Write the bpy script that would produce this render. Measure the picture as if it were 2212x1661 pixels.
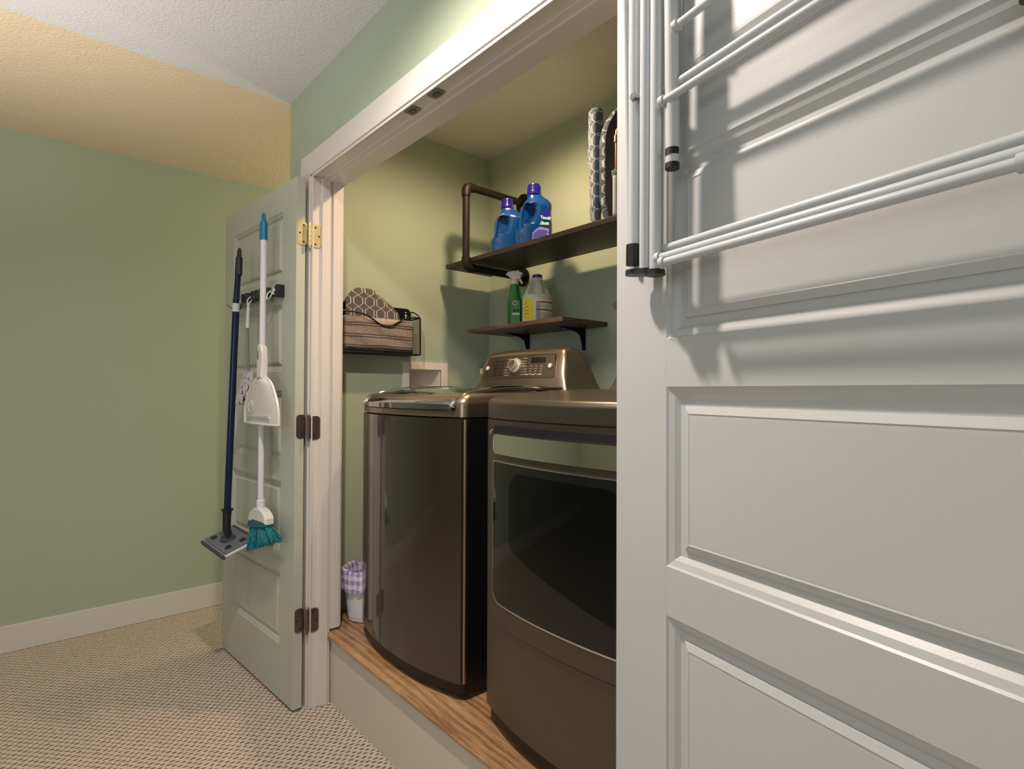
import bpy, bmesh, math, random
from mathutils import Vector, Matrix
random.seed(7)
sc = bpy.context.scene
for o in list(bpy.data.objects): bpy.data.objects.remove(o)
C = sc.collection
R = math.radians

# ---------------------------------------------------------------- camera
F_PX, YAW, PITCH, ROLL = 1208.88, 0.857577, 0.0117474, 0.0040243
EYE = Vector((0, 0, 1.217))
cy, sy = math.cos(YAW), math.sin(YAW)
fw = Vector((-sy*math.cos(PITCH), cy*math.cos(PITCH), math.sin(PITCH)))
rt = Vector((cy, sy, 0)); up = rt.cross(fw)
rt2 = rt*math.cos(ROLL)+up*math.sin(ROLL); up2 = up*math.cos(ROLL)-rt*math.sin(ROLL)
cam = bpy.data.cameras.new('camera'); co = bpy.data.objects.new('camera', cam); C.objects.link(co)
co.matrix_world = Matrix(((rt2.x, up2.x, -fw.x, EYE.x), (rt2.y, up2.y, -fw.y, EYE.y), (rt2.z, up2.z, -fw.z, EYE.z), (0, 0, 0, 1)))
cam.sensor_width = 36; cam.sensor_fit = 'HORIZONTAL'; cam.lens = F_PX/2212*36
cam.shift_x = 11/2212; cam.clip_start = .02
sc.camera = co

# ---------------------------------------------------------------- world, lights, exposure
w = bpy.data.worlds.new('world'); sc.world = w; w.use_nodes = True
w.node_tree.nodes['Background'].inputs[0].default_value = (.6, .7, .8, 1)
w.node_tree.nodes['Background'].inputs[1].default_value = .05
sc.view_settings.view_transform = 'Standard'; sc.view_settings.look = 'None'
sc.view_settings.exposure = 0.36; sc.view_settings.gamma = 1; sc.view_settings.use_curve_mapping = False
def point(name, loc, power, col, r):
    l = bpy.data.lights.new(name, 'POINT'); l.energy = power; l.color = col; l.shadow_soft_size = r
    o = bpy.data.objects.new(name, l); o.location = loc; C.objects.link(o); return o
def area(name, loc, rot, power, col, sx, sy_):
    l = bpy.data.lights.new(name, 'AREA'); l.shape = 'RECTANGLE'; l.size = sx; l.size_y = sy_; l.energy = power; l.color = col
    o = bpy.data.objects.new(name, l); o.location = loc; o.rotation_euler = rot; C.objects.link(o); return o
def spot(name, loc, power, col, r, size, blend):
    l = bpy.data.lights.new(name, 'SPOT'); l.energy = power; l.color = col; l.shadow_soft_size = r
    l.spot_size = R(size); l.spot_blend = blend
    o = bpy.data.objects.new(name, l); o.location = loc; C.objects.link(o); return o
# recessed ceiling cans, all pointing straight down
spot('closet_downlight', (-1.60, 1.34, 2.415), 34, (1, .70, .44), .035, 172, .75)
spot('room_downlight', (-1.00, .34, 2.415), 84, (1, .87, .76), .04, 168, .85)
up_ = spot('ceiling_fill_uplight', (-1.9, -.60, 1.25), 62, (1, .95, .91), .10, 140, .8); up_.rotation_euler = (R(180), 0, 0)  # unseen uplight, added to brighten the ceiling and upper wall
point('hall_lamp', (-2.85, 2.2, 1.9), 22, (1, .84, .62), .08)
area('daylight_fill', (.6, -2.7, 1.45), (R(90), 0, 0), 20, (.86, .93, 1), 1.7, 1.2)  # soft cool fill, added at the unseen rear of the room

# ---------------------------------------------------------------- materials
def s2l(c):
    return tuple(((x/255)/12.92 if x/255 <= .04045 else ((x/255+.055)/1.055)**2.4) for x in c)+(1,)
class N:
    def __init__(s, name, base=(200, 200, 200), rough=.5, metal=0, coat=0, spec=None, lin=None):
        s.m = bpy.data.materials.new(name); s.m.use_nodes = True; s.t = s.m.node_tree
        s.b = s.t.nodes['Principled BSDF']; s.b.inputs['Base Color'].default_value = lin or s2l(base)
        s.b.inputs['Roughness'].default_value = rough; s.b.inputs['Metallic'].default_value = metal
        s.b.inputs['Coat Weight'].default_value = coat; s.b.inputs['Coat Roughness'].default_value = .03
        if spec is not None: s.b.inputs['Specular IOR Level'].default_value = spec
        s.tc = None
    def n(s, t, **k):
        x = s.t.nodes.new(t)
        for a, v in k.items(): setattr(x, a, v)
        return x
    def l(s, a, b): s.t.links.new(a, b)
    def co(s):
        if not s.tc: s.tc = s.n('ShaderNodeTexCoord').outputs['Object']
        return s.tc
    def map(s, scale=(1, 1, 1), rot=(0, 0, 0), src=None):
        m = s.n('ShaderNodeMapping'); m.inputs['Scale'].default_value = scale; m.inputs['Rotation'].default_value = rot
        s.l(src or s.co(), m.inputs['Vector']); return m.outputs[0]
    def math(s, op, a, b=None, c=None):
        m = s.n('ShaderNodeMath', operation=op)
        for i, v in enumerate((a, b, c)):
            if v is None: continue
            if isinstance(v, (int, float)): m.inputs[i].default_value = v
            else: s.l(v, m.inputs[i])
        return m.outputs[0]
    def noise(s, scale, detail=3, vec=None, rough=.5, out=0):
        n = s.n('ShaderNodeTexNoise'); n.inputs['Scale'].default_value = scale; n.inputs['Detail'].default_value = detail
        n.inputs['Roughness'].default_value = rough; s.l(vec or s.co(), n.inputs['Vector']); return n.outputs[out]
    def bump(s, h, strength=.3, dist=.002):
        b = s.n('ShaderNodeBump'); b.inputs['Strength'].default_value = strength; b.inputs['Distance'].default_value = dist
        s.l(h, b.inputs['Height']); s.l(b.outputs[0], s.b.inputs['Normal']); return s
    def ramp(s, f, stops):
        r = s.n('ShaderNodeValToRGB'); e = r.color_ramp.elements
        while len(e) < len(stops): e.new(.5)
        for i, (p, c) in enumerate(stops): e[i].position = p; e[i].color = s2l(c) if len(c) == 3 else c
        s.l(f, r.inputs[0]); return r.outputs[0]
    def mix(s, f, a, b):
        m = s.n('ShaderNodeMix', data_type='RGBA')
        s.l(f, m.inputs[0]) if not isinstance(f, float) else setattr(m.inputs[0], 'default_value', f)
        for i, v in ((6, a), (7, b)):
            if isinstance(v, tuple): m.inputs[i].default_value = s2l(v) if len(v) == 3 else v
            else: s.l(v, m.inputs[i])
        return m.outputs[2]
    def col(s, c): s.l(c, s.b.inputs['Base Color']); return s

def textured(name, c, amp=.5):
    k = N(name, c, .75, spec=.25); n = k.noise(130, 3); v = k.n('ShaderNodeTexVoronoi'); v.inputs['Scale'].default_value = 90
    k.l(k.co(), v.inputs['Vector']); k.bump(k.math('ADD', n, k.math('MULTIPLY', v.outputs[0], .5)), amp, .006); return k.m
def paint(name, c, rough=.5, amp=.08, sc_=220):
    k = N(name, c, rough, spec=.4); k.bump(k.noise(sc_, 2), amp, .002); return k.m
M = {}
M['ceiling'] = textured('ceiling_paint', (214, 212, 212), .45)
M['ceiling_warm'] = textured('hall_ceiling_beige', (226, 207, 176), .7)  # beiger base colour than the room ceiling in the same plane
M['closet_ceiling'] = textured('closet_ceiling_paint', (216, 212, 198), .45)
M['green'] = paint('sage_wall_paint', (172, 184, 162), .55, .10)
M['trim'] = paint('trim_paint', (218, 212, 206), .34, .02)
M['riser'] = paint('riser_paint', (206, 197, 183), .4, .02)
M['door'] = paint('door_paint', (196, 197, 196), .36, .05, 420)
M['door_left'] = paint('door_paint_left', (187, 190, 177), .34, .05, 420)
M['white_metal'] = N('white_coated_metal', (198, 202, 204), .24).m
M['white_plastic'] = N('white_plastic', (228, 226, 220), .28).m
M['pole_white'] = N('white_pole', (222, 222, 226), .3).m
M['black_rubber'] = N('black_rubber', (16, 16, 18), .45).m
M['black_metal'] = N('black_wire_metal', (14, 14, 16), .4, .3).m
M['chrome'] = N('chrome', (225, 222, 215), .06, 1).m
M['silver'] = N('bright_silver', (222, 218, 208), .22, .45).m
M['steel'] = N('brushed_steel', (150, 148, 145), .28, 1).m
M['brass'] = N('pale_brass', (226, 210, 160), .32, .45).m
M['bronze'] = N('antique_bronze', (122, 108, 100), .34, .85).m
M['pipe'] = N('dark_pipe', (40, 32, 28), .5, .45).m
M['navy'] = N('navy_metal', (18, 34, 66), .25, .2).m
M['navy_grip'] = N('dark_navy_grip', (24, 28, 42), .45).m
M['blue_grip'] = N('blue_grip', (14, 116, 172), .4).m
M['teal'] = N('teal_plastic', (10, 96, 120), .35).m
M['grey_plastic'] = N('grey_plastic', (104, 110, 118), .5).m
M['slate_plastic'] = N('slate_plastic', (62, 66, 76), .55).m
M['light_plastic'] = N('light_grey_plastic', (196, 204, 208), .4).m
M['dark'] = N('dark_gap', (8, 8, 9), .6).m
M['wire'] = N('dark_box', (40, 40, 40), .6).m
k = N('dryer_glass', lin=(.007, .0065, .0065, 1), rough=.06, coat=.0, spec=.5); M['glass'] = k.m
k = N('dryer_inner_glass', lin=(.002, .003, .0025, 1), rough=.05, spec=.22); M['glass2'] = k.m
k = N('lid_glass', lin=(.02, .022, .02, 1), rough=.035, metal=0, coat=1, spec=1); k.b.inputs['IOR'].default_value = 2.1; M['lid'] = k.m
def bronze_paint(name, lin, rough, metal, coat, cr):
    k = N(name, lin=lin, rough=rough, metal=metal, coat=coat); k.b.inputs['Coat Roughness'].default_value = cr
    return k.m
M['washer_front'] = bronze_paint('washer_front_gloss', (.056, .044, .033, 1), .32, .75, 1, .035)
M['washer_top'] = bronze_paint('washer_top_metallic', (.30, .235, .18, 1), .34, .9, .25, .15)
M['dryer_body'] = bronze_paint('dryer_metallic', (.120, .098, .076, 1), .36, .85, .3, .2)
M['panel_plate'] = bronze_paint('control_plate', (.17, .14, .115, 1), .3, .8, .2, .1)
M['washer_side'] = N('washer_side_black', (7, 8, 12), .5).m
M['skirt'] = N('black_skirt', (16, 12, 12), .4).m
M['display'] = N('display_glass', (20, 24, 20), .15).m
M['button'] = N('pale_print', (214, 200, 180), .5).m
M['printing'] = N('dim_print', (92, 78, 64), .6).m
# carpet
k = N('loop_carpet', (200, 186, 170), .95, spec=.1)
xyz = k.n('ShaderNodeSeparateXYZ'); nz = k.noise(45, 2, out=1)
mixv = k.n('ShaderNodeVectorMath', operation='MULTIPLY_ADD'); k.l(nz, mixv.inputs[0]); mixv.inputs[1].default_value = (.012, .012, .0); k.l(k.map(rot=(0, 0, R(90))), mixv.inputs[2])
k.l(mixv.outputs[0], xyz.inputs[0])
v = k.math('DIVIDE', xyz.outputs[1], .0150); row = k.math('FLOOR', v); fv = k.math('FRACT', v)
u = k.math('ADD', k.math('DIVIDE', xyz.outputs[0], .027), k.math('MULTIPLY', row, .5)); fu = k.math('FRACT', u)
du = k.math('ABSOLUTE', k.math('SUBTRACT', fu, .5)); dv = k.math('ABSOLUTE', k.math('SUBTRACT', fv, .5))
d = k.math('ADD', k.math('POWER', k.math('DIVIDE', du, .34), 2.0), k.math('POWER', k.math('DIVIDE', dv, .26), 2.0))
mask = k.math('SUBTRACT', 1.15, d); mask.node.use_clamp = True
fine = k.noise(420, 3)
base = k.ramp(fine, [(.3, (184, 164, 148)), (.62, (244, 228, 212))])
dark = k.mix(k.math('MULTIPLY', mask, .80), base, (84, 68, 56))
k.col(dark)
h = k.math('SUBTRACT', k.math('MULTIPLY', fine, .8), k.math('MULTIPLY', mask, 1.4)); k.bump(h, .9, .006); M['carpet'] = k.m
# wood laminate platform
def wood(name, c1, c2, c3, grain=1.0, rough=.45, ax=(1, 16, 16), bumpd=.0012):
    k = N(name, c1, rough); vec = k.map(scale=ax)
    warp = k.noise(1.6*grain, 3, vec=vec, rough=.55)
    wv = k.n('ShaderNodeTexWave', wave_type='BANDS', bands_direction='Y'); wv.inputs['Scale'].default_value = 1.5*grain
    wv.inputs['Distortion'].default_value = 12; wv.inputs['Detail'].default_value = 4; wv.inputs['Detail Scale'].default_value = .7
    k.l(k.map(scale=(1.2, 8, 8)), wv.inputs['Vector'])
    fine = k.noise(9*grain, 6, vec=k.map(scale=(1.6, 50, 50)), rough=.72)
    f = k.math('ADD', k.math('MULTIPLY', wv.outputs['Fac'], .07), k.math('ADD', k.math('MULTIPLY', fine, .68), k.math('MULTIPLY', warp, .32)))
    k.col(k.ramp(f, [(.37, c3), (.50, c1), (.68, c2)])); k.bump(f, .35, bumpd); return k.m
M['oak'] = wood('oak_laminate', (156, 116, 80), (212, 172, 128), (78, 54, 38), 1.0, .42)
M['shelf'] = wood('dark_stained_board', (40, 31, 25), (76, 58, 46), (20, 15, 13), 1.3, .45)
M['shelf2'] = wood('walnut_board', (70, 54, 48), (120, 98, 84), (36, 27, 24), 2.0, .42)
# patterned cloths
def lattice(name, ground, line, su, sv, axu, axv, wdt=.05, rough=.8):
    k = N(name, ground, rough, spec=.2); x = k.n('ShaderNodeSeparateXYZ'); k.l(k.co(), x.inputs[0])
    U = k.math('MULTIPLY', k.math('ADD', x.outputs[axu], k.math('MULTIPLY', x.outputs[1-axu], .9)) if axu == 0 else x.outputs[axu], su); V = k.math('MULTIPLY', x.outputs[axv], sv)
    tri = k.math('SUBTRACT', k.math('MULTIPLY', k.math('PINGPONG', V, .5), 4), 1)
    cl = k.math('MULTIPLY', k.math('MINIMUM', k.math('MAXIMUM', k.math('MULTIPLY', tri, 2.0), -1.0), 1.0), .38)
    def ln(p):
        f = k.math('ABSOLUTE', k.math('SUBTRACT', k.math('FRACT', p), .5)); return k.math('LESS_THAN', f, wdt)
    a = ln(k.math('ADD', U, cl)); b = ln(k.math('SUBTRACT', U, cl))
    k.col(k.mix(k.math('MAXIMUM', a, b), ground, line)); k.bump(k.noise(300, 2), .2, .001); return k.m
M['ogee'] = lattice('grey_lattice_cloth', (92, 86, 84), (186, 178, 172), 19, 10, 1, 2, .045)
M['ogee_blue'] = lattice('blue_grey_lattice_cloth', (104, 116, 134), (214, 220, 226), 20, 11, 0, 2, .05)
def stripes(name):
    k = N(name, (186, 170, 158), .95, spec=.1); x = k.n('ShaderNodeSeparateXYZ'); k.l(k.co(), x.inputs[0])
    z = k.math('ADD', x.outputs[2], k.math('MULTIPLY', k.noise(9, 1), .012))
    f = k.math('FRACT', k.math('MULTIPLY', z, 21)); a = k.math('LESS_THAN', k.math('ABSOLUTE', k.math('SUBTRACT', f, .40)), .06)
    b = k.math('LESS_THAN', k.math('ABSOLUTE', k.math('SUBTRACT', f, .62)), .06)
    n = k.ramp(k.noise(500, 2), [(.35, (150, 134, 124)), (.65, (216, 200, 188))])
    k.col(k.mix(k.math('MULTIPLY', k.math('MAXIMUM', a, b), .8), n, (96, 76, 76))); k.bump(k.noise(500, 2), .9, .004); return k.m
M['striped'] = stripes('striped_microfibre')
k = N('grey_chenille', (176, 172, 172), .9, spec=.1); k.bump(k.noise(500, 2), .6, .002); M['chenille'] = k.m
# gingham bin bag
k = N('gingham_bag', (225, 222, 232), .35); x = k.n('ShaderNodeSeparateXYZ'); k.l(k.co(), x.inputs[0])
ang = k.math('MULTIPLY', k.math('ARCTAN2', x.outputs[1], x.outputs[0]), 3.2)
a = k.math('GREATER_THAN', k.math('FRACT', ang), .5); b = k.math('GREATER_THAN', k.math('FRACT', k.math('MULTIPLY', x.outputs[2], 28)), .5)
k.col(k.ramp(k.math('DIVIDE', k.math('ADD', a, b), 2.0), [(0, (236, 234, 240)), (.5, (204, 194, 222)), (1, (152, 136, 192))])); k.bump(k.noise(60, 3), .6, .006); M['gingham'] = k.m
M['bin'] = N('white_bin_plastic', (222, 222, 228), .4).m
M['detergent'] = N('blue_bottle_plastic', (2, 60, 124), .2, coat=.5).m
M['detergent_cap'] = N('indigo_cap', (30, 20, 118), .25, coat=.4).m
M['label_blue'] = N('label_deep_blue', (30, 34, 150), .35).m
M['label_lilac'] = N('label_lilac', (150, 140, 214), .4).m
M['label_white'] = N('label_white', (236, 236, 240), .4).m
M['label_teal'] = N('label_teal', (60, 190, 190), .4).m
M['label_lime'] = N('label_lime', (196, 222, 150), .4).m
M['label_yellow'] = N('label_yellow', (232, 214, 60), .4).m
M['label_red'] = N('label_dark_red', (140, 24, 50), .4).m
M['label_grey'] = N('label_grey', (150, 150, 165), .4).m
M['label_cream'] = N('label_cream', (226, 222, 200), .4).m
M['label_black'] = N('label_black', (24, 24, 26), .5).m
M['green_bottle'] = N('green_bottle', (8, 120, 34), .25, coat=.3).m
M['green_label'] = N('green_label', (40, 130, 40), .35).m
M['jug'] = N('natural_white_jug', (206, 210, 200), .35).m
M['jug_window'] = N('natural_jug_recess', (168, 178, 166), .3).m
M['jug_cap'] = N('blue_jug_cap', (10, 40, 120), .4).m
M['spray_head'] = N('white_spray_head', (226, 222, 214), .35).m
M['copper'] = N('bronze_tube', (150, 118, 92), .3, .7).m
M['outlet'] = N('outlet_box_white', (232, 222, 214), .4).m
def bristle():
    k = N('teal_bristles', (20, 120, 140), .5); n = k.noise(60, 2, vec=k.map(scale=(6, 6, .35)), rough=.7)
    k.col(k.ramp(n, [(.35, (6, 84, 104)), (.55, (28, 136, 152)), (.75, (120, 206, 214))])); return k.m
M['bristle'] = bristle()

# ---------------------------------------------------------------- mesh builder
class MB:
    """collects shapes in world (or local, via X) coordinates and links them as one mesh object"""
    def __init__(s, X=None): s.V = []; s.Fc = []; s.X = X or Matrix.Identity(4)
    def add(s, vs, fs):
        n = len(s.V); s.V += [s.X @ Vector(v) for v in vs]; s.Fc += [tuple(i+n for i in f) for f in fs]; return s
    def bm(s, b):
        b.verts.index_update(); return s.add([v.co.copy() for v in b.verts], [[v.index for v in f.verts] for f in b.faces])
    def box(s, x0, x1, y0, y1, z0, z1, bev=0, seg=2, rot=None):
        b = bmesh.new(); bmesh.ops.create_cube(b, size=1)
        c = Vector(((x0+x1)/2, (y0+y1)/2, (z0+z1)/2))
        for v in b.verts: v.co = Vector((v.co.x*(x1-x0), v.co.y*(y1-y0), v.co.z*(z1-z0)))
        if bev: bmesh.ops.bevel(b, geom=b.edges[:], offset=bev, segments=seg, affect='EDGES', profile=.5)
        for v in b.verts:
            if rot: v.co = rot @ v.co
            v.co += c
        s.bm(b); b.free(); return s
    def prism(s, pts, a0, a1, ax='z', bev=0, seg=2):
        def P(p, a): return {'z': (p[0], p[1], a), 'y': (p[0], a, p[1]), 'x': (a, p[0], p[1])}[ax]
        b = bmesh.new(); lo = [b.verts.new(P(p, a0)) for p in pts]; hi = [b.verts.new(P(p, a1)) for p in pts]
        n = len(pts); f0 = b.faces.new(lo[::-1]); f1 = b.faces.new(hi)
        for i in range(n): b.faces.new((lo[i], lo[(i+1) % n], hi[(i+1) % n], hi[i]))
        if bev: bmesh.ops.bevel(b, geom=list(set(f0.edges[:]+f1.edges[:])), offset=bev, segments=seg, affect='EDGES', profile=.5)
        bmesh.ops.recalc_face_normals(b, faces=b.faces[:]); s.bm(b); b.free(); return s
    def tube(s, pts, r, seg=12, closed=False, sq=1.0):
        pts = [Vector(p) for p in pts]; n = len(pts); rs = r if isinstance(r, (list, tuple)) else [r]*n
        vs = []; fs = []; pa = None
        for i, p in enumerate(pts):
            a = pts[i-1] if (i > 0 or closed) else p; c = pts[(i+1) % n] if (i < n-1 or closed) else p
            t = (c-a).normalized()
            if pa is None: pa = t.orthogonal().normalized()
            pa = (pa-t*pa.dot(t)).normalized(); q = t.cross(pa)
            for j in range(seg):
                th = 2*math.pi*j/seg; vs.append(p+(pa*math.cos(th)+q*math.sin(th)*sq)*rs[i])
        m = n if closed else n-1
        for i in range(m):
            for j in range(seg):
                i2 = (i+1) % n; fs.append((i*seg+j, i*seg+(j+1) % seg, i2*seg+(j+1) % seg, i2*seg+j))
        if not closed: fs.append(tuple(range(seg))[::-1]); fs.append(tuple((n-1)*seg+j for j in range(seg)))
        return s.add(vs, fs)
    def cyl(s, p0, p1, r, seg=20, r1=None): return s.tube([p0, p1], [r, r1 if r1 is not None else r], seg)
    def lathe(s, prof, c=(0, 0, 0), seg=32, sx=1, sy=1, power=2, rot=0, caps=True):
        vs = []; fs = []; n = len(prof)
        for r, z in prof:
            for j in range(seg):
                th = 2*math.pi*j/seg; cx_, sy2 = math.cos(th), math.sin(th)
                kx = math.copysign(abs(cx_)**(2/power), cx_)*sx*r; ky = math.copysign(abs(sy2)**(2/power), sy2)*sy*r
                vs.append((c[0]+kx*math.cos(rot)-ky*math.sin(rot), c[1]+kx*math.sin(rot)+ky*math.cos(rot), c[2]+z))
        for i in range(n-1):
            for j in range(seg): fs.append((i*seg+j, i*seg+(j+1) % seg, (i+1)*seg+(j+1) % seg, (i+1)*seg+j))
        if caps: fs.append(tuple(range(seg))[::-1]); fs.append(tuple((n-1)*seg+j for j in range(seg)))
        return s.add(vs, fs)
    def grid(s, fn, nu, nv, back=None):
        """surface fn(u,v); with back(u,v) it becomes a closed slab"""
        vs = [fn(i/nu, j/nv) for i in range(nu+1) for j in range(nv+1)]; W = nv+1
        fs = [(i*W+j, (i+1)*W+j, (i+1)*W+j+1, i*W+j+1) for i in range(nu) for j in range(nv)]
        if back:
            o = len(vs); vs += [back(i/nu, j/nv) for i in range(nu+1) for j in range(nv+1)]
            fs += [(o+i*W+j, o+i*W+j+1, o+(i+1)*W+j+1, o+(i+1)*W+j) for i in range(nu) for j in range(nv)]
            for i in range(nu):
                fs.append((i*W, o+i*W, o+(i+1)*W, (i+1)*W)); a = i*W+nv; fs.append((a, a+W, o+a+W, o+a))
            for j in range(nv):
                fs.append((j, j+1, o+j+1, o+j)); a = nu*W+j; fs.append((a, o+a, o+a+1, a+1))
        return s.add(vs, fs)
    def build(s, name, mat, parent=None, origin=None, angle=38, fix=True, **props):
        m = bpy.data.meshes.new(name); W = Matrix.Identity(4)
        if parent is not None: W = WM[parent.name]
        elif origin is not None: W = Matrix.Translation(origin)
        inv = W.inverted(); m.from_pydata([inv @ v for v in s.V], [], s.Fc)
        if fix:
            b = bmesh.new(); b.from_mesh(m); bmesh.ops.remove_doubles(b, verts=b.verts[:], dist=1e-6)
            bmesh.ops.recalc_face_normals(b, faces=b.faces[:]); b.to_mesh(m); b.free()
        m.materials.append(mat); m.polygons.foreach_set('use_smooth', [True]*len(m.polygons))
        m.set_sharp_from_angle(angle=R(angle)); m.update()
        o = bpy.data.objects.new(name, m); C.objects.link(o)
        wn = o.modifiers.new('wn', 'WEIGHTED_NORMAL'); wn.keep_sharp = True; wn.weight = 90
        if parent is not None: o.parent = parent; WM[o.name] = W.copy()
        else: o.matrix_world = W; WM[o.name] = W.copy()
        for a, v in props.items(): o[a] = v
        return o
WM = {}
def thing(name, label, cat, X, group=None, kind=None):
    o = bpy.data.objects.new(name, None); o.empty_display_size = .05; C.objects.link(o)
    X = X if isinstance(X, Matrix) else Matrix.Translation(X); o.matrix_world = X; WM[o.name] = X.copy()
    if label: o['label'] = label; o['category'] = cat
    if group: o['group'] = group
    if kind: o['kind'] = kind
    return o
def S(name, mb, mat, origin=(0, 0, 0), label=None, cat=None, parent=None, angle=38):
    o = mb.build(name, mat, parent, origin, angle)
    if parent is None:
        o['kind'] = 'structure'
        if label: o['label'] = label; o['category'] = cat
    return o
def rrect(w, h, r, n=6, cx=0, cz=0):
    p = []
    for (sx, sz, a0) in ((1, 1, 0), (-1, 1, 90), (-1, -1, 180), (1, -1, 270)):
        for i in range(n+1):
            a = R(a0+90*i/n); p.append((cx+sx*(w/2-r)+r*math.cos(a), cz+sz*(h/2-r)+r*math.sin(a)))
    return p
def text(body, size, X, mat, name, parent, ext=.0004, bold=0):
    cu = bpy.data.curves.new(name, 'FONT'); cu.body = body; cu.size = size; cu.extrude = ext; cu.offset = bold; cu.align_x = 'CENTER'; cu.align_y = 'CENTER'
    tmp = bpy.data.objects.new('tmp', cu); me = bpy.data.meshes.new_from_object(tmp); bpy.data.objects.remove(tmp)
    me.name = name; me.transform(WM[parent.name].inverted() @ X); me.materials.clear(); me.materials.append(mat)
    o = bpy.data.objects.new(name, me); C.objects.link(o); o.parent = parent; WM[o.name] = WM[parent.name].copy(); return o

# ---------------------------------------------------------------- room shell
CZ = 2.43
S('floor', MB().box(-3.7, 1.7, -2.95, .93, -.06, 0).box(-3.7, -2.39, .93, 3.4, -.06, 0), M['carpet'], label='beige looped carpet floor', cat='floor')
S('ceiling', MB().box(-2.39, 1.7, -2.95, .9, CZ, CZ+.08).box(-3.7, -2.39, -2.95, -.45, CZ, CZ+.08), M['ceiling'], label='white textured room ceiling', cat='ceiling')
S('ceiling', MB().box(-3.7, -2.39, -.45, 3.4, CZ, CZ+.08), M['ceiling_warm'], label='beige textured ceiling beyond the corner', cat='ceiling')
S('ceiling', MB().box(-2.39, -.3, .9, 1.95, CZ, CZ+.08), M['closet_ceiling'], label='textured ceiling inside the laundry closet', cat='ceiling')
S('wall_front', MB().box(-2.39, -2.120, .848, .96, 0, CZ).box(-2.120, -.600, .848, .96, 2.055, CZ).box(-.600, 1.6, .848, .96, 0, CZ), M['green'], label='sage wall around the closet opening', cat='wall')
S('wall_left', MB().box(-2.39, -2.28, .96, 1.365, 0, CZ).box(-2.39, -2.28, 1.542, 3.3, 0, CZ).box(-2.39, -2.28, 1.365, 1.542, 0, 1.165).box(-2.39, -2.28, 1.365, 1.542, 1.318, CZ), M['green'], label='left side wall of the laundry closet', cat='wall')
S('wall_back', MB().box(-2.28, -.4, 1.847, 1.95, 0, CZ), M['green'], label='back wall of the laundry closet', cat='wall')
S('wall_right', MB().box(-.45, -.34, .96, 1.847, 0, CZ), M['green'])
S('wall_hall', MB().box(-3.6, -3.48, -2.9, 3.4, 0, CZ), M['green'], label='far sage wall beyond the open left door', cat='wall')
S('wall_hall_end', MB().box(-3.48, -2.39, 3.3, 3.4, 0, CZ), M['green'])
S('wall_rear', MB().box(-3.48, -.35, -2.9, -2.8, 0, CZ).box(1.55, 1.6, -2.9, -2.8, 0, CZ).box(-.35, 1.55, -2.9, -2.8, 0, .8).box(-.35, 1.55, -2.9, -2.8, 2.1, CZ), M['green'])
S('wall_side', MB().box(1.6, 1.7, -2.9, .96, 0, CZ), M['green'])
bb = MB().box(-3.48, -3.466, -2.8, 3.3, 0, .125, .004); S('baseboard_hall', bb, M['trim'], label='white baseboard of the far wall', cat='baseboard')
S('baseboard_closet', MB().box(-2.28, -2.266, .96, 1.847, .278, .372, .004).box(-2.266, -.45, 1.833, 1.847, .278, .372, .004), M['riser'])
# platform
S('floor_closet', MB().prism([(1.847, .24), (1.847, .278), (.92, .278), (.911, .275), (.906, .268), (.905, .262), (.908, .255), (.915, .25), (.93, .248), (.93, .24)], -2.28, -.45, 'x'), M['oak'], label='wood-look platform floor with rounded nosing', cat='floor')
S('trim_riser', MB().box(-2.125, -.595, .922, .94, 0, .25), M['riser'], label='pale painted riser under the closet platform', cat='trim')
# casing and jambs
S('trim_1', MB().prism([(-2.222, 0), (-2.132, 0), (-2.132, 2.05), (-2.222, 2.135)], .83, .848, 'y', .003), M['trim'], label='left white door casing', cat='trim')
S('trim_2', MB().prism([(-2.222, 2.135), (-2.132, 2.05), (-.583, 2.05), (-.493, 2.135)], .83, .848, 'y', .003), M['trim'], label='white head casing over the closet opening', cat='trim')
S('trim_3', MB().prism([(-.583, 0), (-.493, 0), (-.493, 2.135), (-.583, 2.05)], .83, .848, 'y', .003), M['trim'])
def jamb(s, x):
    m = MB()
    def b(d0, y0, y1, z0=0, z1=2.045, bev=.0015): m.box(min(x, x+s*d0), max(x, x+s*d0), y0, y1, z0, z1, bev)
    b(-.02, .835, .912); m.box(min(x-s*.004, x+s*.004), max(x-s*.004, x+s*.004), .8365, .841, .001, 2.044); m.box(min(x-s*.003, x+s*.011), max(x-s*.003, x+s*.011), .872, .906, .001, 2.044, .003); 
    m.box(min(x-s*.02, x+s*.004), max(x-s*.02, x+s*.004), .906, .915, 0, 2.045)
    m.box(min(x-s*.03, x+s*.013), max(x-s*.03, x+s*.013), .916, .952, .288, 2.05, .002); m.box(min(x-s*.03, x+s*.004), max(x-s*.03, x+s*.004), .952, .962, .288, 2.05, .003)
    return m
S('trim_4', jamb(1, -2.115), M['trim'], label='moulded left jamb of the closet opening', cat='trim')
S('trim_5', jamb(-1, -.605), M['trim'])
hd = MB().box(-2.115, -.605, .835, .915, 2.045, 2.056).box(-2.115, -.605, .835, .841, 2.04, 2.046, .001).box(-2.106, -.614, .878, .900, 2.0395, 2.046, .002).box(-2.112, -.608, .899, .967, 2.034, 2.056, .002)
head = S('trim_6', hd, M['trim'], label='head jamb with two ball catches', cat='trim')
for cx in (-1.425, -1.30):
    p = MB().prism(rrect(.050, .032, .006, 4, cx, .860), 2.0415, 2.0455, 'z').build('catch_plate', M['steel'], head)
    MB().prism(rrect(.024, .016, .004, 4, cx, .862), 2.0395, 2.042, 'z').build('catch_tongue', M['bronze'], p)
    for dx in (-.018, .018): MB().cyl((cx+dx, .860, 2.0425), (cx+dx, .860, 2.0405), .0035, 10).build('screw', M['steel'], p)

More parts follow.
